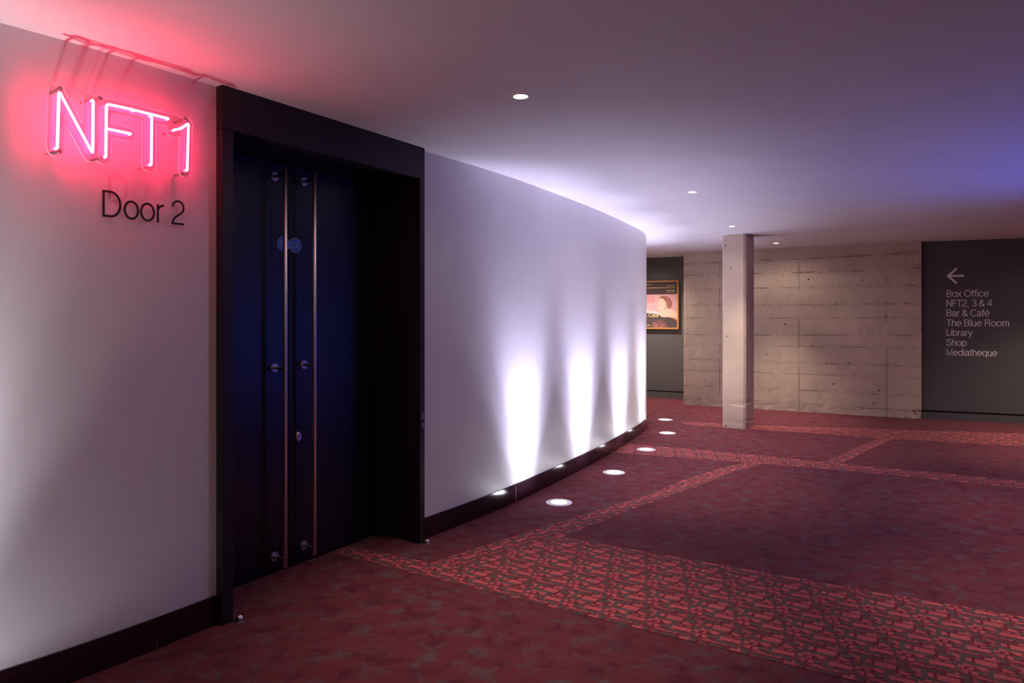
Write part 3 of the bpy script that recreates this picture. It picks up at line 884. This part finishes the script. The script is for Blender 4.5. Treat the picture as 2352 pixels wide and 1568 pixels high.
lay('eye', [SP([(383, 700), (402, 692), (402, 706), (386, 712)])], (.14, .04, .04), .0021)
lay('ear', [SP([(515, 750), (540, 735), (548, 770), (530, 800), (516, 785)])], (.66, .30, .26), .0024)
lay('red_flower', [SP([(70, 820), (110, 830), (105, 880), (60, 890)])], (.62, .16, .10), .0013)
lay('dark_foreground', [[zp(752, 1140)] + [zp(*q) for q in ((680, 1090), (560, 1052), (460, 1062), (400, 1030), (330, 985), (200, 962), (-120, 955), (-120, 1294), (752, 1294))]], (.050, .026, .036), .0018)
lay('glass_bowl', [SP([(235, 1290), (245, 1190), (310, 1135), (420, 1115), (500, 1150), (540, 1240), (545, 1292)])], (.26, .09, .10), .0022, .4, 30)
YEL = mat('pale yellow print', (.85, .66, .26), .5)
def ptext(name, body, xl, xr, yb, cap, m, thin=0.0):
    (a, za), (b_, _) = zp(xl, yb), zp(xr, yb)
    bm = fit_text(body, a-b_, cap*SCL, thin, .0003)
    for v in bm.verts: v.co += Vector((PW-FW-a, -DEP+.012-.0026, FW+(PH-2*FW)*za))
    return obj(name, bm, m, pr_)
ptext('title_lettering', 'te Cake', 55, 372, 1050, 78, YEL, .004)
ptext('credit_lettering', 'CURZON', 55, 210, 1256, 30, YEL)
ptext('quote_lettering', 'MOST TRAGICOMIC CONFECTIONS OF THE YEAR', 70, 710, 402, 22, YEL, .004)
ptext('quote_lettering', 'LONDON FILM', 70, 215, 326, 20, YEL, .004)
ptext('quote_lettering', 'TRAGICOMEDY', 538, 705, 500, 14, YEL)
def stars(y):
    bm = bmesh.new()
    for i in range(5):
        cx, cz = zp(548+36.5*i, y); cx = PW-FW-cx; cz = FW+(PH-2*FW)*cz
        vs = []
        for k in range(10):
            r = (15 if k % 2 == 0 else 7)*SCL*1.1; th = PI/2 + k*PI/5
            vs.append(bm.verts.new((cx+r*math.cos(th), -DEP+.012-.0026, cz+r*math.sin(th))))
        bm.faces.new(vs)
    return obj('star_row', bm, YEL, pr_)
stars(347); stars(456)
obj('glazing', box(FW, PW-FW, -DEP+.0065, -DEP+.0075, FW, PH-FW), clear('poster glazing', (.97, .97, .97), .04), poster)

# ------------------------------------------------------------------ concrete column
def column():
    k = Vector((2.826, 8.265)); th = math.radians(38)
    fl = Vector((-math.cos(th), math.sin(th))); rt = Vector((math.sin(th), math.cos(th)))
    s, s2, ch = .292, .33, .026
    corners = [k, k+fl*s, k+fl*s+rt*s2, k+rt*s2]
    ring = []
    for i, c in enumerate(corners):
        pv, nx = corners[i-1], corners[(i+1) % 4]
        ring += [c + (pv-c).normalized()*ch, c + (nx-c).normalized()*ch]
    rnd = random.Random(8)
    bm = bmesh.new(); rows = []; NZ = 90
    for j in range(NZ+1):
        z = CEIL*j/NZ; row = []
        for i, c in enumerate(ring):
            d = Vector((0, 0))
            cen = sum(corners, Vector((0, 0)))/4
            if z < .12 and rnd.random() < .4: d = (cen-c).normalized()*rnd.uniform(0, .006)
            if .27 < z < .36 and i in (0, 1): d = (cen-c).normalized()*rnd.uniform(0, .010)
            if 2.0 < z < 2.1 and i in (0, 1): d = (cen-c).normalized()*rnd.uniform(0, .007)
            row.append(bm.verts.new((c.x+d.x-k.x, c.y+d.y-k.y, z)))
        rows.append(row)
    for a, b in zip(rows, rows[1:]):
        for i in range(8): bm.faces.new((a[i], a[(i+1) % 8], b[(i+1) % 8], b[i]))
    bm.faces.new(rows[0]); bm.faces.new(rows[-1])
    return obj('concrete_column', bm, M['column'], None, False, (k.x, k.y, 0))
tag(column(), 'pale square cast concrete column standing on the red carpet', 'column')

# ------------------------------------------------------------------ uplights let into the floor
def make_uplight():
    o = empty('floor_uplight')
    rim = obj('rim', lathe([(.0955, 0), (.0955, .003), (.092, .0045), (.058, .0045), (.058, .001)], 48, cap=False), M['up_rim'], o, True)
    obj('lens', lathe([(.0001, .0022), (.0575, .0022)], 40, cap=False), M['up_lens'], o, True)
    for k in range(3):
        a = 2*PI*k/3 + .5
        obj('screw', lathe([(.0035, .0045), (.0035, .006), (.0025, .0066)], 10, 'Z', (.077*math.cos(a), .077*math.sin(a), 0)), M['steel_dark'], rim, True)
    return o
def near_wall(p):
    return min(pr, key=lambda q: (q.x-p.x)**2 + (q.y-p.y)**2)
ups = [(.344, 4.992, 'nearest floor uplight, left of the pattern strip and closest to the doors'), (.890, 5.963, 'second floor uplight from the doors along the curved wall'),
       (1.375, 6.998, 'middle floor uplight of the five along the curved wall'), (1.822, 8.003, 'fourth floor uplight from the doors, nearly level with the column'),
       (2.033, 9.054, 'farthest floor uplight, beyond the end of the curved wall')]
proto = make_uplight()
for i, (x, y, lab) in enumerate(ups):
    o = proto if i == 0 else copy_tree(proto)
    o.location = (x, y, .0005)
    tag(o, lab, 'floor light', 'uplights let into the carpet along the curved wall')
for x, y, lab in ups:
    p = Vector((x, y, 0)); q = near_wall(p); d = (Vector((q.x, q.y, 0))-p).normalized()
    uplight(x, y, d.x, d.y)

# ------------------------------------------------------------------ ceiling downlights
def make_down():
    o = empty('ceiling_downlight')
    obj('trim_ring', lathe([(.030, -.001), (.034, -.0045), (.043, -.004), (.046, 0)], 40, cap=False), M['down_trim'], o, True)
    obj('lens', lathe([(.0001, -.006), (.024, -.005), (.033, -.0015)], 32, cap=False), M['down_lens'], o, True)
    return o
proto = make_down()
dls = [(.040, 3.142, 'ceiling downlight nearest to the viewer, above the carpet in front of the doors'), (1.461, 5.526, 'second ceiling downlight from the viewer, over the middle of the foyer'),
       (2.446, 7.595, 'ceiling downlight just in front of the concrete column'), (3.604, 9.317, 'farthest ceiling downlight, close to the bare concrete wall')]
for i, (x, y, lab) in enumerate(dls):
    o = proto if i == 0 else copy_tree(proto)
    o.location = (x, y, CEIL-.0003)
    tag(o, lab, 'ceiling light', 'downlights in the ceiling')
for x, y, lab in dls:
    downlight(x, y, {2: 1.4, 3: 1.9}.get(dls.index((x, y, lab)), 1.0), {2: 100}.get(dls.index((x, y, lab)), 66))
